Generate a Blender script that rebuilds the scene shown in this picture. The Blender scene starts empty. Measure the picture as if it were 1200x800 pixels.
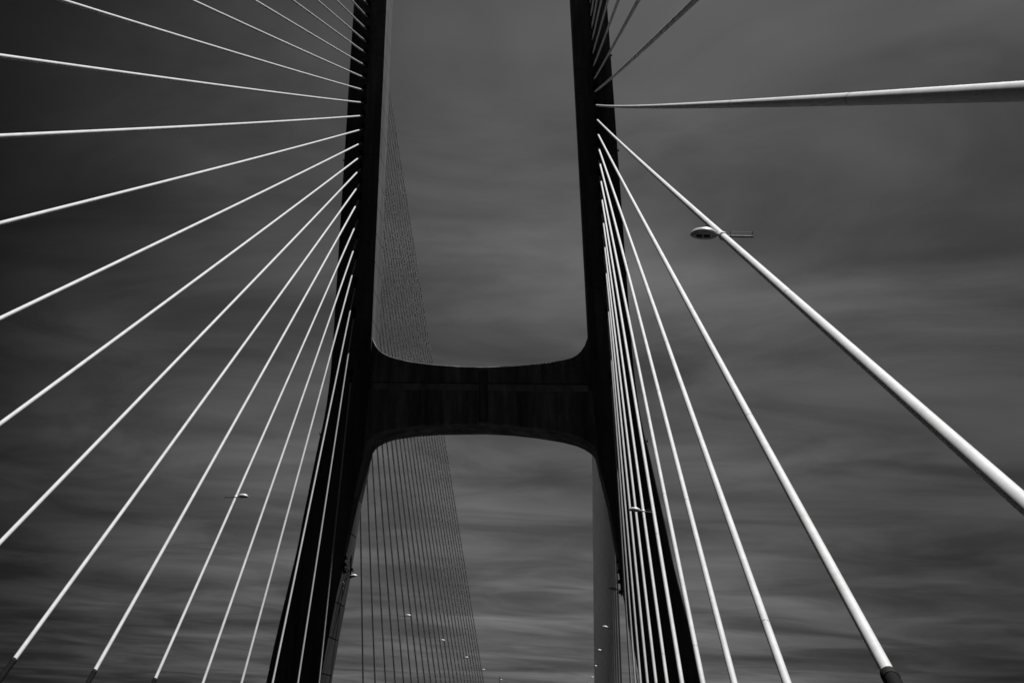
import bpy, bmesh, math, random
from mathutils import Vector, Matrix
random.seed(7)
scene = bpy.context.scene
COL = scene.collection
EYE = 2.0                       # eye height above the road; the road is z = 0

# ------------------------------------------------------------------ camera
cd = bpy.data.cameras.new('camera')
cam = bpy.data.objects.new('camera', cd); COL.objects.link(cam)
fw = Vector((-0.22254535, 0.85564859, 0.46726766))
rt = Vector((0.97412018, 0.21459677, 0.07097964))
up = Vector((0.03954051, -0.47097104, 0.88126206))
M = Matrix((rt, up, -fw)).transposed().to_4x4()
M.translation = Vector((8.78997, -116.41909, EYE))
cam.matrix_world = M
cd.sensor_fit = 'HORIZONTAL'; cd.sensor_width = 36.0
cd.lens = 1268.411 * 36 / 1200
cd.shift_x = (600 - 358.543) / 1200
cd.shift_y = (165.290 - 400) / 1200
cd.clip_start = 0.1; cd.clip_end = 60000
scene.camera = cam

# ------------------------------------------------------------------ sun, sky, exposure
EL, AZ = math.radians(69.2), math.radians(39)        # azimuth from +Y (along the bridge) towards +X
sd = Vector((math.sin(AZ) * math.cos(EL), math.cos(AZ) * math.cos(EL), math.sin(EL)))
sl = bpy.data.lights.new('sun', 'SUN'); sl.energy = 5.0; sl.angle = math.radians(0.5); sl.color = (1, .998, .995)
sun = bpy.data.objects.new('sun', sl); COL.objects.link(sun)
sun.rotation_euler = sd.to_track_quat('Z', 'Y').to_euler()
sun.location = (60, 80, 200)

W = bpy.data.worlds.new('World'); scene.world = W; W.use_nodes = True
nt = W.node_tree; N = nt.nodes; L = nt.links; N.clear()
def nd(t, **k):
    n = N.new(t)
    for a, v in k.items(): setattr(n, a, v)
    return n
def mth(op, a, b=None, c=None, clamp=False):
    n = nd('ShaderNodeMath', operation=op, use_clamp=clamp)
    for i, x in enumerate((a, b, c)):
        if x is None: continue
        if hasattr(x, 'is_linked') or hasattr(x, 'links'): L.new(x, n.inputs[i])
        else: n.inputs[i].default_value = x
    return n.outputs[0]
L1, L2, L3 = (19.18, 9.67), (11.49, 17.33), (3.66, 3.08)
sky = nd('ShaderNodeTexSky', sky_type='NISHITA', sun_disc=False, sun_elevation=EL, sun_rotation=AZ,
         altitude=20, air_density=1.0, dust_density=1.6, ozone_density=1.0)
sepc = nd('ShaderNodeSeparateColor'); L.new(sky.outputs[0], sepc.inputs[0])
# black and white picture through a red filter: the sky's red share carries nearly all of the tone
tone = mth('ADD', mth('MULTIPLY', sepc.outputs[0], 0.92), mth('MULTIPLY', sepc.outputs[1], 0.08))
geo = nd('ShaderNodeTexCoord'); sx = nd('ShaderNodeSeparateXYZ'); L.new(geo.outputs['Generated'], sx.inputs[0])
zc = mth('ADD', mth('MAXIMUM', sx.outputs[2], 0.0), 0.07)
px, py = mth('DIVIDE', sx.outputs[0], zc), mth('DIVIDE', sx.outputs[1], zc)
cv = nd('ShaderNodeCombineXYZ'); L.new(px, cv.inputs[0]); L.new(py, cv.inputs[1])
def noise(scale, det, rough, mapping=(1, 1, 1), rot=0, loc=(0, 0, 0), dist=0.0):
    mp = nd('ShaderNodeMapping'); mp.inputs['Scale'].default_value = mapping
    mp.inputs['Rotation'].default_value = (0, 0, rot); mp.inputs['Location'].default_value = loc
    L.new(cv.outputs[0], mp.inputs[0])
    n = nd('ShaderNodeTexNoise'); n.inputs['Scale'].default_value = scale
    n.inputs['Detail'].default_value = det; n.inputs['Roughness'].default_value = rough
    n.inputs['Distortion'].default_value = dist
    L.new(mp.outputs[0], n.inputs['Vector']); return n.outputs[0]
def remap(x, a, b, c, d):
    n = nd('ShaderNodeMapRange', interpolation_type='SMOOTHSTEP'); L.new(x, n.inputs[0])
    for i, v in enumerate((a, b, c, d)): n.inputs[i + 1].default_value = v
    return n.outputs[0]
broad = remap(noise(0.55, 4, .5, (1, 1, 1), .3, (L1[0], L1[1], 0)), .3, .7, .74, 1.24)
wisp = remap(noise(1.7, 6, .55, (.8, 1.1, 1), .6, (L2[0], L2[1], 0), .7), .3, .7, .7, 1.3)
streak = remap(noise(1.0, 5, .5, (.6, 1.2, 1), -.2, (L3[0], L3[1], 0), .5), .32, .68, .8, 1.22)
veil = mth('MULTIPLY', mth('MULTIPLY', broad, wisp), streak)
# thin high cloud ahead evens the sky out; it clears to deep blue (dark through the filter) leftwards; the unseen sky beside and behind is dimmed to cut ambient light,
# and lens vignetting is put into the sky as a darker low right side
even = mth('MULTIPLY', mth('POWER', tone, 0.5), 0.79)
toward = mth('ADD', mth('ADD', mth('MULTIPLY', sx.outputs[0], .22), mth('MULTIPLY', sx.outputs[1], .94)), mth('MULTIPLY', sx.outputs[2], .25))
cover = mth('MULTIPLY', remap(toward, 0.68, 0.965, 0.13, 1.0), remap(sx.outputs[0], 0.36, 0.75, 1.0, 0.2))
corner_dim = mth('MULTIPLY', remap(sx.outputs[0], 0.08, 0.32, 0.0, 0.7), remap(sx.outputs[2], 0.05, 0.30, 1.0, 0.2))
val = mth('MULTIPLY', mth('MULTIPLY', even, veil), mth('MULTIPLY', cover, mth('SUBTRACT', 1.0, corner_dim)))
comb = nd('ShaderNodeCombineColor')
for i in range(3): L.new(val, comb.inputs[i])
bg = nd('ShaderNodeBackground'); bg.inputs['Strength'].default_value = 0.05
L.new(comb.outputs[0], bg.inputs[0]); wo = nd('ShaderNodeOutputWorld'); L.new(bg.outputs[0], wo.inputs[0])

scene.cycles.caustics_reflective = False; scene.cycles.caustics_refractive = False; scene.cycles.filter_width = 1.6; scene.cycles.diffuse_bounces = 2
vs = scene.view_settings
vs.view_transform = 'Standard'; vs.look = 'None'; vs.exposure = 0.35; vs.gamma = 1.0; vs.use_curve_mapping = False

# ------------------------------------------------------------------ materials (the photograph is black and white: every tone is a grey)
def mat(name, v, rough=.6, metal=0.0, stains=None, bump=0.0, bscale=8.0, spec=.5):
    m = bpy.data.materials.new(name); m.use_nodes = True
    t = m.node_tree; b = t.nodes['Principled BSDF']
    b.inputs['Base Color'].default_value = (v, v, v, 1); b.inputs['Roughness'].default_value = rough
    b.inputs['Metallic'].default_value = metal; b.inputs['Specular IOR Level'].default_value = spec
    tc = t.nodes.new('ShaderNodeTexCoord')
    def nz(scale, mapping, det=5, rgh=.6):
        mp = t.nodes.new('ShaderNodeMapping'); mp.inputs['Scale'].default_value = mapping
        t.links.new(tc.outputs['Object'], mp.inputs[0])
        n = t.nodes.new('ShaderNodeTexNoise'); n.inputs['Scale'].default_value = scale
        n.inputs['Detail'].default_value = det; n.inputs['Roughness'].default_value = rgh
        t.links.new(mp.outputs[0], n.inputs['Vector']); return n.outputs[0]
    if stains:
        fac = None
        for sc, mp, lo, hi, k in stains:
            r = t.nodes.new('ShaderNodeMapRange'); r.inputs[1].default_value = lo; r.inputs[2].default_value = hi
            r.inputs[3].default_value = 1 - k; r.inputs[4].default_value = 1.0
            t.links.new(nz(sc, mp), r.inputs[0])
            if fac is None: fac = r.outputs[0]
            else:
                q = t.nodes.new('ShaderNodeMath'); q.operation = 'MULTIPLY'
                t.links.new(fac, q.inputs[0]); t.links.new(r.outputs[0], q.inputs[1]); fac = q.outputs[0]
        q = t.nodes.new('ShaderNodeMath'); q.operation = 'MULTIPLY'; q.inputs[1].default_value = v
        t.links.new(fac, q.inputs[0])
        c = t.nodes.new('ShaderNodeCombineColor')
        for i in range(3): t.links.new(q.outputs[0], c.inputs[i])
        t.links.new(c.outputs[0], b.inputs['Base Color'])
    if bump:
        bp = t.nodes.new('ShaderNodeBump'); bp.inputs['Strength'].default_value = bump; bp.inputs['Distance'].default_value = .02
        t.links.new(nz(bscale, (1, 1, 1), 6), bp.inputs['Height']); t.links.new(bp.outputs[0], b.inputs['Normal'])
    return m
CONC = mat('concrete', .2, .9, stains=[(.35, (1, 1, .12), .35, .66, .6), (1.6, (1, 1, .1), .4, .72, .45), (5, (1, 1, 1), .3, .7, .25)], bump=.3, spec=.2)
LEDGE = mat('lit_ledge_concrete', .36, .9, stains=[(.6, (1, 1, .05), .36, .6, .4), (4, (1, 1, 1), .3, .7, .3)], spec=.2)  # beam ledge coloured paler in place of the skylight on its slope
BEAMC = mat('stained_concrete', .33, .9, stains=[(.5, (1, 1, .05), .36, .62, .7), (1.3, (1, 1, .16), .4, .66, .45), (4, (1, 1, 1), .3, .7, .25)], bump=.3, spec=.2)
PLAST = mat('white_cable_plastic', .72, .6, spec=.12, stains=[(1.1, (1, 1, 1), .3, .7, .2), (7, (1, 1, 1), .35, .65, .1)])
DARKP = mat('dark_guard_tube', .007, .85, spec=.08, stains=[(3, (1, 1, 1), .3, .7, .4)])
RINGM = mat('weld_ring_grey', .27, .6)
STEEL = mat('dark_steel', .016, .8, spec=.1, stains=[(3, (1, 1, 1), .3, .7, .3)])
LAMPW = mat('lamp_pale_paint', .62, .4, stains=[(9, (1, 1, 1), .3, .7, .15)])
LAMPG = mat('lamp_grey_metal', .07, .6, .0)
GLASS = mat('lamp_dark_lens', .01, .7, spec=.05)
BOWL = mat('lamp_underside', .3, .6)
ASPH = mat('asphalt', .027, .9, stains=[(2, (1, .1, 1), .3, .7, .3), (60, (1, 1, 1), .3, .7, .3)])
WATER = mat('river_water', .01, .2, bump=.5, bscale=.4)

# ------------------------------------------------------------------ object helpers
def link(name, me, m=None, parent=None, smooth=False):
    if isinstance(me, bmesh.types.BMesh):
        bm = me; me = bpy.data.meshes.new(name)
        bmesh.ops.recalc_face_normals(bm, faces=bm.faces[:])
        bm.to_mesh(me); bm.free()
        if smooth:
            for p in me.polygons: p.use_smooth = True
        if m: me.materials.append(m)
    o = bpy.data.objects.new(name, me); COL.objects.link(o)
    if parent: o.parent = parent
    return o
def thing(name, label, cat, loc=(0, 0, 0), group=None):
    o = bpy.data.objects.new(name, None); COL.objects.link(o); o.location = loc
    o.empty_display_size = .3
    o['label'] = label; o['category'] = cat
    if group: o['group'] = group
    return o
def add_box(bm, c, s, rot=None, bevel=0.0):
    g = bmesh.ops.create_cube(bm, size=1.0); vs_ = g['verts']
    T = Matrix.Translation(Vector(c)) @ (rot.to_4x4() if rot else Matrix.Identity(4)) @ Matrix.Diagonal((*s, 1))
    bmesh.ops.transform(bm, matrix=T, verts=vs_)
    if bevel:
        es = list({e for v in vs_ for e in v.link_edges})
        bmesh.ops.bevel(bm, geom=es, offset=bevel, segments=1, affect='EDGES')
    return bm
def frame_for(d):
    d = d.normalized(); a = Vector((0, 0, 1)) if abs(d.z) < .98 else Vector((1, 0, 0))
    x = d.cross(a).normalized(); return x, d.cross(x).normalized()
def add_tube(bm, pts, radii, seg=12, caps=True):
    if not isinstance(radii, (list, tuple)): radii = [radii] * len(pts)
    pts = [Vector(p) for p in pts]; rings = []
    x, y = frame_for(pts[1] - pts[0])
    for i, p in enumerate(pts):
        d = (pts[min(i + 1, len(pts) - 1)] - pts[max(i - 1, 0)]).normalized()
        x = (x - d * x.dot(d)).normalized(); y = d.cross(x)
        rings.append([bm.verts.new(p + (x * math.cos(2 * math.pi * k / seg) + y * math.sin(2 * math.pi * k / seg)) * radii[i]) for k in range(seg)])
    for a, b in zip(rings, rings[1:]):
        for k in range(seg): bm.faces.new((a[k], a[(k + 1) % seg], b[(k + 1) % seg], b[k]))
    if caps:
        bm.faces.new([bm.verts.new(v.co) for v in rings[0][::-1]]); bm.faces.new([bm.verts.new(v.co) for v in rings[-1]])
    return bm
def loft(bm, rings):
    rr = [[bm.verts.new(v) for v in r] for r in rings]; n = len(rr[0])
    for a, b in zip(rr, rr[1:]):
        for k in range(n): bm.faces.new((a[k], a[(k + 1) % n], b[(k + 1) % n], b[k]))
    bm.faces.new(rr[0][::-1]); bm.faces.new(rr[-1]); return bm
def interp(tab, x):
    if x <= tab[0][0]: return tab[0][1]
    for (a, u), (b, v) in zip(tab, tab[1:]):
        if x <= b: return u + (v - u) * (x - a) / (b - a)
    return tab[-1][1]

# ------------------------------------------------------------------ setting: river and road deck
bm = bmesh.new(); s = 30000
bm.faces.new([bm.verts.new((x, y, -47)) for x, y in ((-s, -s), (s, -s), (s, s), (-s, s))])
o = link('river', bm, WATER); o['kind'] = 'structure'
bm = bmesh.new()
prof = [(-13.0, 0), (-13.0, .25), (-13.6, .25), (-13.6, -1.0), (-12.6, -2.5), (12.6, -2.5), (13.6, -1.0), (13.6, .25), (13.0, .25), (13.0, 0)]
loft(bm, [[(x, y, z) for x, z in prof] for y in (-420, -200, 0, 200, 480)])
o = link('road_deck', bm, ASPH); o['kind'] = 'structure'

# ------------------------------------------------------------------ the pylon
FY = -2.5                                         # front face of the legs
IN = [(-49, 22.5), (3.7, 15.35), (5.73, 15.04), (9, 14.58), (12.2, 14.08), (15.3, 13.62), (18.8, 13.2), (22.4, 12.76), (25.5, 12.2), (28.5, 11.92), (32, 11.72), (37, 11.6), (95, 11.57)]
OUT = [(-49, 28.6), (4.8, 20.45), (7.5, 20.05), (11, 19.42), (17, 18.32), (20, 17.95), (28, 16.78), (29.4, 16.5), (31.7, 16.22), (35, 16.0), (38, 15.93), (95, 15.9)]
BACK = [(-49, 4.5), (0, 3.4), (12, 3.0), (30, 2.6), (40, 2.5), (95, 2.5)]
pylon = thing('bridge_pylon', 'tall dark concrete H shaped bridge pylon with two legs and one crossbeam', 'bridge tower', (0, 0, 0))
def section(sgn, z, inset=0.0, ch=.09):
    a, b, f, k = interp(IN, z) + inset, interp(OUT, z) - inset, FY + inset, interp(BACK, z) - inset
    pts = [(a + ch, f), (b - ch, f), (b, f + ch), (b, k - ch), (b - ch, k), (a + ch, k), (a, k - ch), (a, f + ch)]
    return [(sgn * x, y, z) for x, y in pts]
lifts = [-49, -30, -20, -12, -6, -1.5, 2.2, 5.7, 8.95, 12.15, 15.5, 18.9, 22.4, 26.95, 30.5, 34.35]
lifts += [37.85 + 3.47 * i for i in range(16)]
TOP = 92.0
lifts = [z for z in lifts if z < TOP - 1] + [TOP]
for sgn in (-1, 1):
    bm = bmesh.new()
    loft(bm, [section(sgn, z, .07) for z in [l + .02 * (i == 0) - .05 * (i == len(lifts) - 1) for i, l in enumerate(lifts)]])
    leg = link('leg', bm, CONC, pylon)
    for z0, z1 in zip(lifts, lifts[1:]):
        bm = bmesh.new(); g = .012
        zz = [z0 + g, z0 + g + .03] + [z0 + (z1 - z0) * t for t in (.33, .66)] + [z1 - g - .03, z1 - g]
        loft(bm, [section(sgn, z, .03 if i in (0, len(zz) - 1) else random.uniform(0, .008)) for i, z in enumerate(zz)])
        link('concrete_lift', bm, CONC, leg)
        if 0 < z1 < 24:                           # board marks on the inner face below the crossbeam
            yb, yf = interp(BACK, (z0 + z1) / 2) - .12, FY + .12
            w = (yb - yf) / 3
            for q in range(3):
                bm = bmesh.new(); r = []
                for z in (z0 + .05, z1 - .05):
                    x = interp(IN, z)
                    y0, y1 = yf + w * q + .02, yf + w * (q + 1) - .02
                    r.append([(sgn * (x - .025 + .004 * q), y0, z), (sgn * (x - .025 + .004 * q), y1, z), (sgn * (x + .05), y1, z), (sgn * (x + .05), y0, z)])
                loft(bm, r); link('formwork_panel', bm, CONC, leg)
# crossbeam: curved top and bottom, a sloped ledge along the front, a slot in the middle
TOPC = [(-11.9, 40.6), (-11.7, 39.7), (-11.55, 39.2), (-11.36, 38.7), (-10.9, 38.05), (-10.3, 37.6), (-9.5, 37.2), (-7.3, 36.68), (-4.9, 36.38), (-1.9, 36.18), (.8, 36.14), (3.9, 36.3), (7.1, 36.62), (8.8, 36.9), (9.8, 37.15), (10.5, 37.6), (10.95, 38.1), (11.35, 38.85), (11.55, 39.5), (11.7, 40.1), (11.9, 41)]
BOTC = [(-12.2, 26.6), (-12.05, 27), (-11.85, 27.5), (-11.5, 28.1), (-11, 28.55), (-10.3, 28.9), (-9.25, 29.25), (-7, 29.62), (-4.4, 29.85), (.5, 30.02), (3.3, 29.93), (6, 29.68), (8.6, 29.3), (10, 28.95), (10.9, 28.55), (11.5, 28.05), (11.85, 27.5), (12.05, 27), (12.2, 26.6)]
bm = bmesh.new(); xs = sorted(set([-11.95 + 23.9 * i / 60 for i in range(61)] + [-11.75, -11.5, -11.2, 11.2, 11.5, 11.75, .06, .12, .98, 1.04]))
rings = []
for x in xs:
    zb, zt = interp(BOTC, x), interp(TOPC, x)
    slot = .1 < x < 1.0
    y1, y2 = (FY + .75, FY + .75) if slot else (FY + .14, FY + .42)
    rings.append([(x, FY + .2, zb), (x, FY + .14, zb + .07), (x, FY + .14, zb + .25), (x, y1, zb + .3), (x, y1, 33.48), (x, y2, 34.25), (x, y2, 35.7), (x, FY + .42, 35.75),
                  (x, FY + .42, zt - .07), (x, FY + .48, zt), (x, 2.35, zt), (x, 2.4, zt - .07), (x, 2.4, zb + .07), (x, 2.34, zb)])
loft(bm, rings)
beam = link('crossbeam', bm, BEAMC, pylon)
for x0, x1 in ((-11.3, -5.7), (-5.64, .08), (1.02, 5.9), (5.96, 11.3)):     # narrow drip strip, and the paler ledge slab under it
    bm = bmesh.new(); add_box(bm, ((x0 + x1) / 2, FY + .40, 34.33), (x1 - x0, .09, .06)); link('drip_strip', bm, STEEL, beam)
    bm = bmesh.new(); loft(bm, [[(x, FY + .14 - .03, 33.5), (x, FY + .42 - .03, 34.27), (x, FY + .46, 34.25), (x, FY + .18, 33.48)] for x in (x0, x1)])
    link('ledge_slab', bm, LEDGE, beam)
# haunches that carry the beam's rounded lower corners down the legs' inner faces
for sgn in (-1, 1):
    bm = bmesh.new(); r = []
    for z, xo in ((22.2, .0), (23.5, .03), (24.8, .06), (26, .12), (27, .17), (27.6, .25)):
        a = interp(IN, z)
        r.append([(sgn * (a - xo), FY + .2, z), (sgn * (a + .4), FY + .2, z), (sgn * (a + .4), 2.33, z), (sgn * (a - xo), 2.33, z)])
    loft(bm, r); link('lower_haunch', bm, BEAMC, pylon)
bm = bmesh.new(); add_box(bm, (0, .6, -4.2), (31, 4.2, 3.2), bevel=.1); link('deck_crossbeam', bm, CONC, pylon)
for sgn in (-1, 1):
    bm = bmesh.new(); add_box(bm, (sgn * 24.8, 0, -46.5), (14, 18, 5), bevel=.3); link('pile_cap', bm, CONC, pylon)
    for z in (28.6, 47.6, 61.5, 74.4):
        bm = bmesh.new(); x = interp(OUT, z)
        add_box(bm, (sgn * (x + .06), FY + .4, z), (.2, .14, .14)); add_box(bm, (sgn * (x + .16), FY + .4, z + .12), (.05, .05, .3))
        link('lifting_lug', bm, STEEL, pylon)

# ------------------------------------------------------------------ stay cables
ZA = [33.045, 40.218, 43.736, 47.096, 49.488, 51.919, 54.412, 56.447, 58.42, 60.103, 61.898, 63.727, 65.592, 67.412,
      69.191, 70.972, 72.753, 74.581, 76.284, 78.123, 80.05, 81.93, 83.75, 85.6]
XA0, XA1, TA, D0, XD, HD, HS, HL, SG = 13.658, .004458, 2.192, 3.8817, 13.278, -.6676, 1.14, 12.84, 1.5635e-5
def ends(side, way, k):                            # side -1 left / 1 right; way -1 towards the camera / 1 beyond the pylon
    z = ZA[k - 1]
    return (Vector((side * (XA0 + XA1 * (z - 30)), way * TA, z + EYE)), Vector((side * XD, way * (D0 + 8.75 * k), HD + EYE)))
def at(A, B, t):
    p = A.lerp(B, t); Ln = (A - B).length
    p.z -= 4 * t * (1 - t) * SG * Ln * abs(A.y - B.y); return p
def t_at_z(A, B, z):
    lo, hi = 0., 1.
    for _ in range(40):
        m = (lo + hi) / 2
        if at(A, B, m).z > z: lo = m
        else: hi = m
    return lo
ORD = 'lowest second third fourth fifth sixth seventh eighth ninth tenth eleventh twelfth thirteenth fourteenth fifteenth sixteenth seventeenth eighteenth nineteenth twentieth twenty-first twenty-second twenty-third twenty-fourth'.split()
def cable_label(side, way, k):
    leg = 'left' if side < 0 else 'right'
    up_ = 'lowest' if k == 1 else ORD[k - 1] + ' up'
    if way < 0:
        if side < 0:
            if k == 1: return 'shaded grey stay cable, lowest down the front of left pylon leg'
            if k in (2, 3): return f'pale stay cable crossing the front of left pylon leg, {up_} on it'
            if k == 6: return 'white stay cable carrying a street lamp, sixth up on left pylon leg'
            if k in (7, 8): return f'white stay cable ending in dark tube lower left, {up_} on left leg'
            if k <= 12: return f'bright white stay cable running down leftwards, {up_} on left leg'
            if k == 13: return 'white stay cable lying almost level, thirteenth up on left leg'
            return f'white stay cable rising leftwards overhead, {up_} on left pylon leg'
        if k == 13: return 'thick nearly level cable at upper right, white above and black below'
        if k == 12: return 'thick white stay cable carrying the large nearest lamp at right'
        if k == 11: return 'thick white stay cable at right ending in a dark guard tube'
        if k == 6: return 'white stay cable carrying a lamp in front of right leg, sixth up'
        if k > 13: return f'dark overhead stay cable rising to the right, {up_} on right leg'
        return f'white stay cable down the front of right pylon leg, {up_} on it'
    if side < 0: return f'thin dark stay cable in far left fan behind pylon, {up_} on leg'
    return f'grey stay cable seen edge on behind right leg, {up_} on leg'
GROUPS = {(-1, -1): 'left stay cables on the near side of the pylon', (1, -1): 'right stay cables on the near side of the pylon',
          (-1, 1): 'left stay cables beyond the pylon', (1, 1): 'right stay cables beyond the pylon'}
CABLES = {}
camp = cam.matrix_world.translation
for side in (-1, 1):
    for way in (-1, 1):
        for k in range(1, 25):
            A, B = ends(side, way, k)
            r = .078 if k <= 3 else .086 if k <= 6 else .103 if k == 13 else .096
            if way > 0: r *= 1.2
            c = thing('stay_cable', cable_label(side, way, k), 'bridge cable', B, GROUPS[side, way])
            CABLES[side, way, k] = c
            near = way < 0 and side > 0 and k >= 8
            ts = t_at_z(A, B, HS + EYE)
            n = 34 if near else 20
            bm = bmesh.new()
            add_tube(bm, [at(A, B, ts * 1.002 * i / n) - B for i in range(n + 1)], r, 32 if way > 0 or near else 18)
            link('cable_sheath', bm, PLAST, c, True)
            bm = bmesh.new(); te = .9995
            g = [at(A, B, ts + (te - ts) * i / 4) - B for i in range(5)]
            add_tube(bm, g, r + .024, 16); gt = link('guard_tube', bm, DARKP, c, True)
            d = (g[0] - g[1]).normalized()
            bm = bmesh.new(); add_tube(bm, [g[0] + d * .008, g[0] - d * .13], r + .031, 16); link('collar', bm, STEEL, gt, True)
            if way < 0:                            # welded joints of the plastic pipe, about every 11.8 m
                Ln = (A - B).length; s_ = 3.1 + (k * 2.3) % 5
                while s_ < Ln - 2:
                    t = 1 - s_ / Ln; p = at(A, B, t)
                    if t < ts and p.y > camp.y - 3 and (p - camp).length < (70 if side > 0 else 30):
                        dd = (at(A, B, t + .002) - p).normalized()
                        bm = bmesh.new(); add_tube(bm, [p - B - dd * .016, p - B + dd * .016], r + .004, 16)
                        link('weld_ring', bm, RINGM, c, True)
                    s_ += 11.8
            if near and k in (11, 12, 13):         # raised spiral rib on the pipes that pass closest
                bm = bmesh.new(); Ln = (A - B).length
                for ph in (0, math.pi):
                    i, prev = 0, None
                    m = int(ts * Ln / .05)
                    for i in range(m):
                        t = i * .05 / Ln; p = at(A, B, t)
                        if p.y < camp.y - 6 or (p - camp).length > 48: prev = None; continue
                        d = (at(A, B, t + .001) - p).normalized(); x, y = frame_for(d)
                        w = []
                        for da, rr in ((-.07, -.001), (0, .0035), (.07, -.001)):
                            an = ph + 2 * math.pi * i * .05 / .62 + da
                            w.append(bm.verts.new(p - B + (x * math.cos(an) + y * math.sin(an)) * (r + rr)))
                        if prev:
                            bm.faces.new((prev[0], prev[1], w[1], w[0])); bm.faces.new((prev[1], prev[2], w[2], w[1]))
                        prev = w
                link('spiral_rib', bm, PLAST, c, True)
            if True:                               # anchor box where the cable enters the pylon, coloured dark for the recess shadow
                bm = bmesh.new(); d = (at(A, B, .01) - A).normalized()
                fy = way * 2.5
                add_box(bm, (A.x, fy - way * .04 if way < 0 else fy - .04, A.z + .1), (.46, .34, .66), bevel=.03)
                add_box(bm, (A.x, fy + way * .16, A.z + .38), (.46, .24, .1))
                so = link('anchor_socket', bm, STEEL, pylon)
                bm = bmesh.new(); add_tube(bm, [A, A + d * .95], .15, 12); link('socket_tube', bm, STEEL, so, True)

# ------------------------------------------------------------------ street lamps clamped to the cables
def head_bm():
    bm = bmesh.new(); n, a, b = 28, .37, .30; cx = .52
    def ring(f, z): return [(cx + a * f * math.cos(2 * math.pi * i / n), b * f * math.sin(2 * math.pi * i / n) * (1 - .12 * math.cos(2 * math.pi * i / n)), z) for i in range(n)]
    loft(bm, [ring(.95, 0), ring(1, .015), ring(.985, .05), ring(.9, .11), ring(.72, .17), ring(.45, .205), ring(.12, .22)])
    return bm
def bowl_bm():
    bm = bmesh.new(); n, a, b = 28, .36, .29; cx = .52
    def ring(f, z): return [(cx + a * f * math.cos(2 * math.pi * i / n), b * f * math.sin(2 * math.pi * i / n) * (1 - .12 * math.cos(2 * math.pi * i / n)), z) for i in range(n)]
    loft(bm, [ring(.97, -.002), ring(.9, -.014), ring(.6, -.02), ring(.2, -.021)]); return bm
ME = {}
def shared(key, fn, m, smooth=False):
    if key not in ME:
        bm = fn(); o = link(key, bm, m, None, smooth); ME[key] = o.data; bpy.data.objects.remove(o)
    return ME[key]
def lens_fn():
    return add_box(bmesh.new(), (0, 0, 0), (.17, .22, .012), bevel=.004)
def arm_fn():
    return add_tube(bmesh.new(), [(.05, 0, .03), (.12, 0, .045), (.2, 0, .05), (.3, 0, .05)], [.04, .034, .045, .05], 10)
def tail_fn():
    return add_box(bmesh.new(), (-.42, 0, .0), (.76, .055, .045), bevel=.008)
def upright_fn():
    return add_tube(bmesh.new(), [(0, 0, 0), (0, 0, .15)], .009, 6)
def wire_fn():
    return add_tube(bmesh.new(), [(-.2, 0, .15), (-.53, 0, .142), (-.78, 0, .15)], .0022, 5)
def lamp(label, loc, side, tail=True, tilt=0.0):
    t = thing('street_lamp', label, 'street lamp', loc, 'street lamps along the bridge')
    t.rotation_euler = (0, tilt - .05, 0 if side < 0 else math.pi)
    h = link('lamp_head', shared('lamp_head', head_bm, LAMPW, True), None, t)
    bw = link('lamp_bowl', shared('lamp_bowl', bowl_bm, BOWL, True), None, t)
    for x in (.46, .66):
        l = link('lens', shared('lens', lens_fn, GLASS), None, bw); l.location = (x - .02, .02, -.02)
    link('arm', shared('arm', arm_fn, LAMPG, True), None, t)
    if tail:
        b = link('tail_bar', shared('tail_bar', tail_fn, LAMPG), None, t)
        for x in (-.2, -.78):
            u = link('upright', shared('upright', upright_fn, LAMPG), None, b); u.location = (x, 0, .02)
        link('bird_wire', shared('bird_wire', wire_fn, LAMPG), None, b)
    return t
LL = {(1, -1, 12): 'large street lamp with dark lenses clamped to thick cable at right, nearest of all lamps',
      (1, -1, 6): 'street lamp on a white cable in front of the right pylon leg',
      (-1, -1, 6): 'street lamp alone on a white cable at left against dark sky',
      (-1, 1, 6): 'small street lamp on far left fan, closest to the left pylon leg',
      (-1, 1, 12): 'small street lamp on far left fan, lower middle between two others',
      (-1, 1, 18): 'tiny street lamp on far left fan near its right edge',
      (-1, 1, 24): 'tiny street lamp on the outermost dark cable of the far left fan',
      (1, 1, 6): 'tiny pale street lamp on edge-on right fan, highest lit one below the black lamp',
      (1, 1, 12): 'tiny pale street lamp on edge-on right fan, middle of three on the dark band',
      (1, 1, 18): 'tiny pale street lamp at the left edge of the dark right band of cables',
      (1, 1, 24): 'tiny pale street lamp just left of the dark right band against sky'}
for (sd_, wy, k), lb in LL.items():
    A, B = ends(sd_, wy, k); t = t_at_z(A, B, HL + EYE); p = at(A, B, t)
    o = lamp(lb, p, sd_)
    d = (at(A, B, t + .002) - p).normalized()
    Rz = Matrix.Rotation(0 if sd_ < 0 else -math.pi, 3, 'Z'); d = Rz @ d
    bm = bmesh.new(); add_tube(bm, [-d * .075, d * .075], .125, 18); link('clamp', bm, LAMPW if wy < 0 else LAMPG, o, True)
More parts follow.
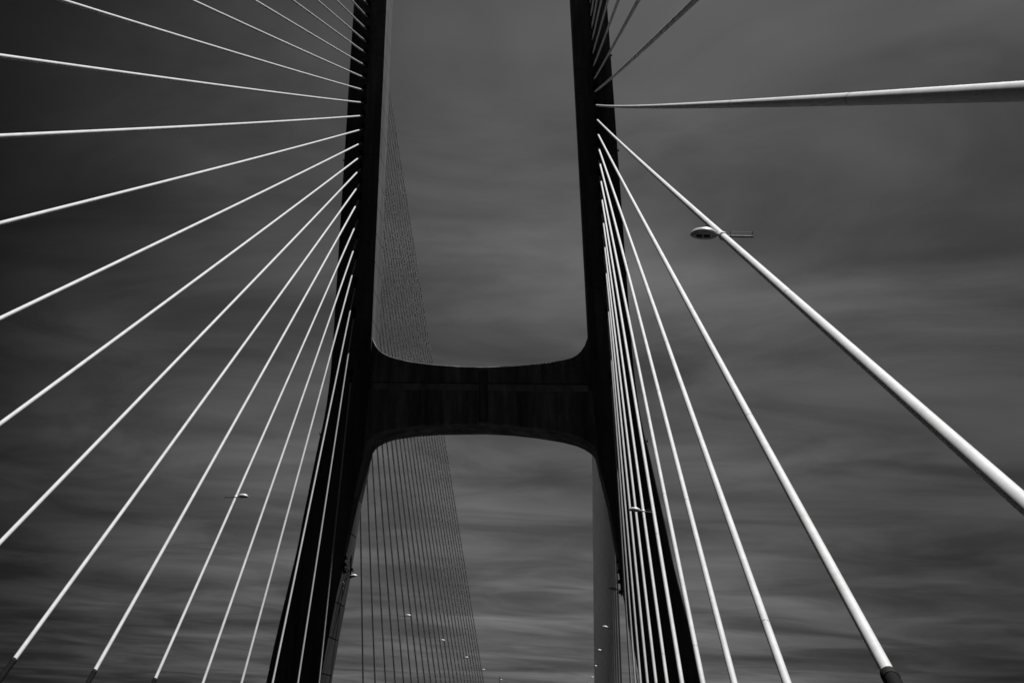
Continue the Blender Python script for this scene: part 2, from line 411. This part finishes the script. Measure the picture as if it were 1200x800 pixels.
# two lamps on curved brackets on the pylon legs
for sd_, lb in ((-1, 'street lamp on a curved bracket on inner face of the left pylon leg'), (1, 'black silhouetted street lamp on a bracket on inner face of right pylon leg')):
    z = 12.75 + EYE
    o = lamp(lb, (sd_ * 13.18, -.6, z), sd_, tail=False)
    bm = bmesh.new()
    add_tube(bm, [(-.62, 0, -1.25), (-.6, 0, -.9), (-.5, 0, -.5), (-.3, 0, -.16), (-.06, 0, .02), (.1, 0, .045)], .042, 8)
    br = link('bracket', bm, LAMPG, o, True)
    bm = bmesh.new(); add_box(bm, (-.68, 0, -1.0), (.2, .24, .34), bevel=.02); add_box(bm, (-.56, 0, -.62), (.16, .2, .2), bevel=.02); link('junction_box', bm, LAMPW, br)
    bm = bmesh.new(); pts = []
    for i in range(12):
        zz = z - 1.2 - i * .95; pts.append((sd_ * -1 * (interp(IN, zz) - .08 - 13.18) * (1 if sd_ < 0 else 1) * (1 if sd_ > 0 else 1), 0, zz - z))
    pts = [(-(interp(IN, p[2] + z) - .09 - 13.18), 0, p[2]) for p in pts]
    add_tube(bm, pts, .035, 8); link('conduit', bm, LAMPG, br, True)
# lamps on poles where the cables have ended
for sd_, x, y, ztop, lb in ((-1, -14.0, 262, 14.9, 'tiny street lamp on a thin upright pole right of the far left fan'),
                            (-1, -14.3, 309, 15.05, 'tip of a farther lamp pole at the bottom edge between the fans'),
                            (1, 12.3, 262, 15.1, 'tip of a far lamp pole at bottom edge just left of right band')):
    o = lamp(lb, (x, y, ztop - .95 + EYE), sd_, tail=False)
    bm = bmesh.new(); add_tube(bm, [(0, 0, -(ztop - .95 + EYE) + .1), (0, 0, 1.0)], [.12, .07], 10); link('pole', bm, STEEL, o, True)

# ------------------------------------------------------------------ slim masts with arms on the pylon legs
def mast(label, x, y, z0, z1, sgn, n=3):
    o = thing('sensor_mast', label, 'mast', (x, y, z0 + EYE), 'masts on the pylon legs')
    H = z1 - z0
    bm = bmesh.new(); add_tube(bm, [(0, 0, 0), (-sgn * -.04, 0, H)], .075, 8)
    for q in (.12, .85): add_box(bm, (sgn * .2, 0, H * q), (.5, .1, .1))
    link('rail', bm, STEEL, o)
    for i in range(n):
        z = H * (.06 + .27 * i)
        bm = bmesh.new(); add_tube(bm, [(.06 * -sgn, 0, z), (-sgn * .36, 0, z + .03)], .05, 8); add_box(bm, (-sgn * .12, 0, z + .12), (.2, .16, .34), bevel=.02)
        link('sensor_arm', bm, STEEL, o)
mast('dark slim mast with short arms on left pylon leg, left one of the pair', -13.48, -1.9, 12.8, 15.2, -1)
mast('dark slim mast on left pylon leg just above its lamp, right one of the pair', -13.35, 1.2, 12.75, 15.0, -1, 2)
mast('black slim mast with short arms on inner side of right pylon leg', 13.42, -1.2, 12.2, 15.6, 1, 4)
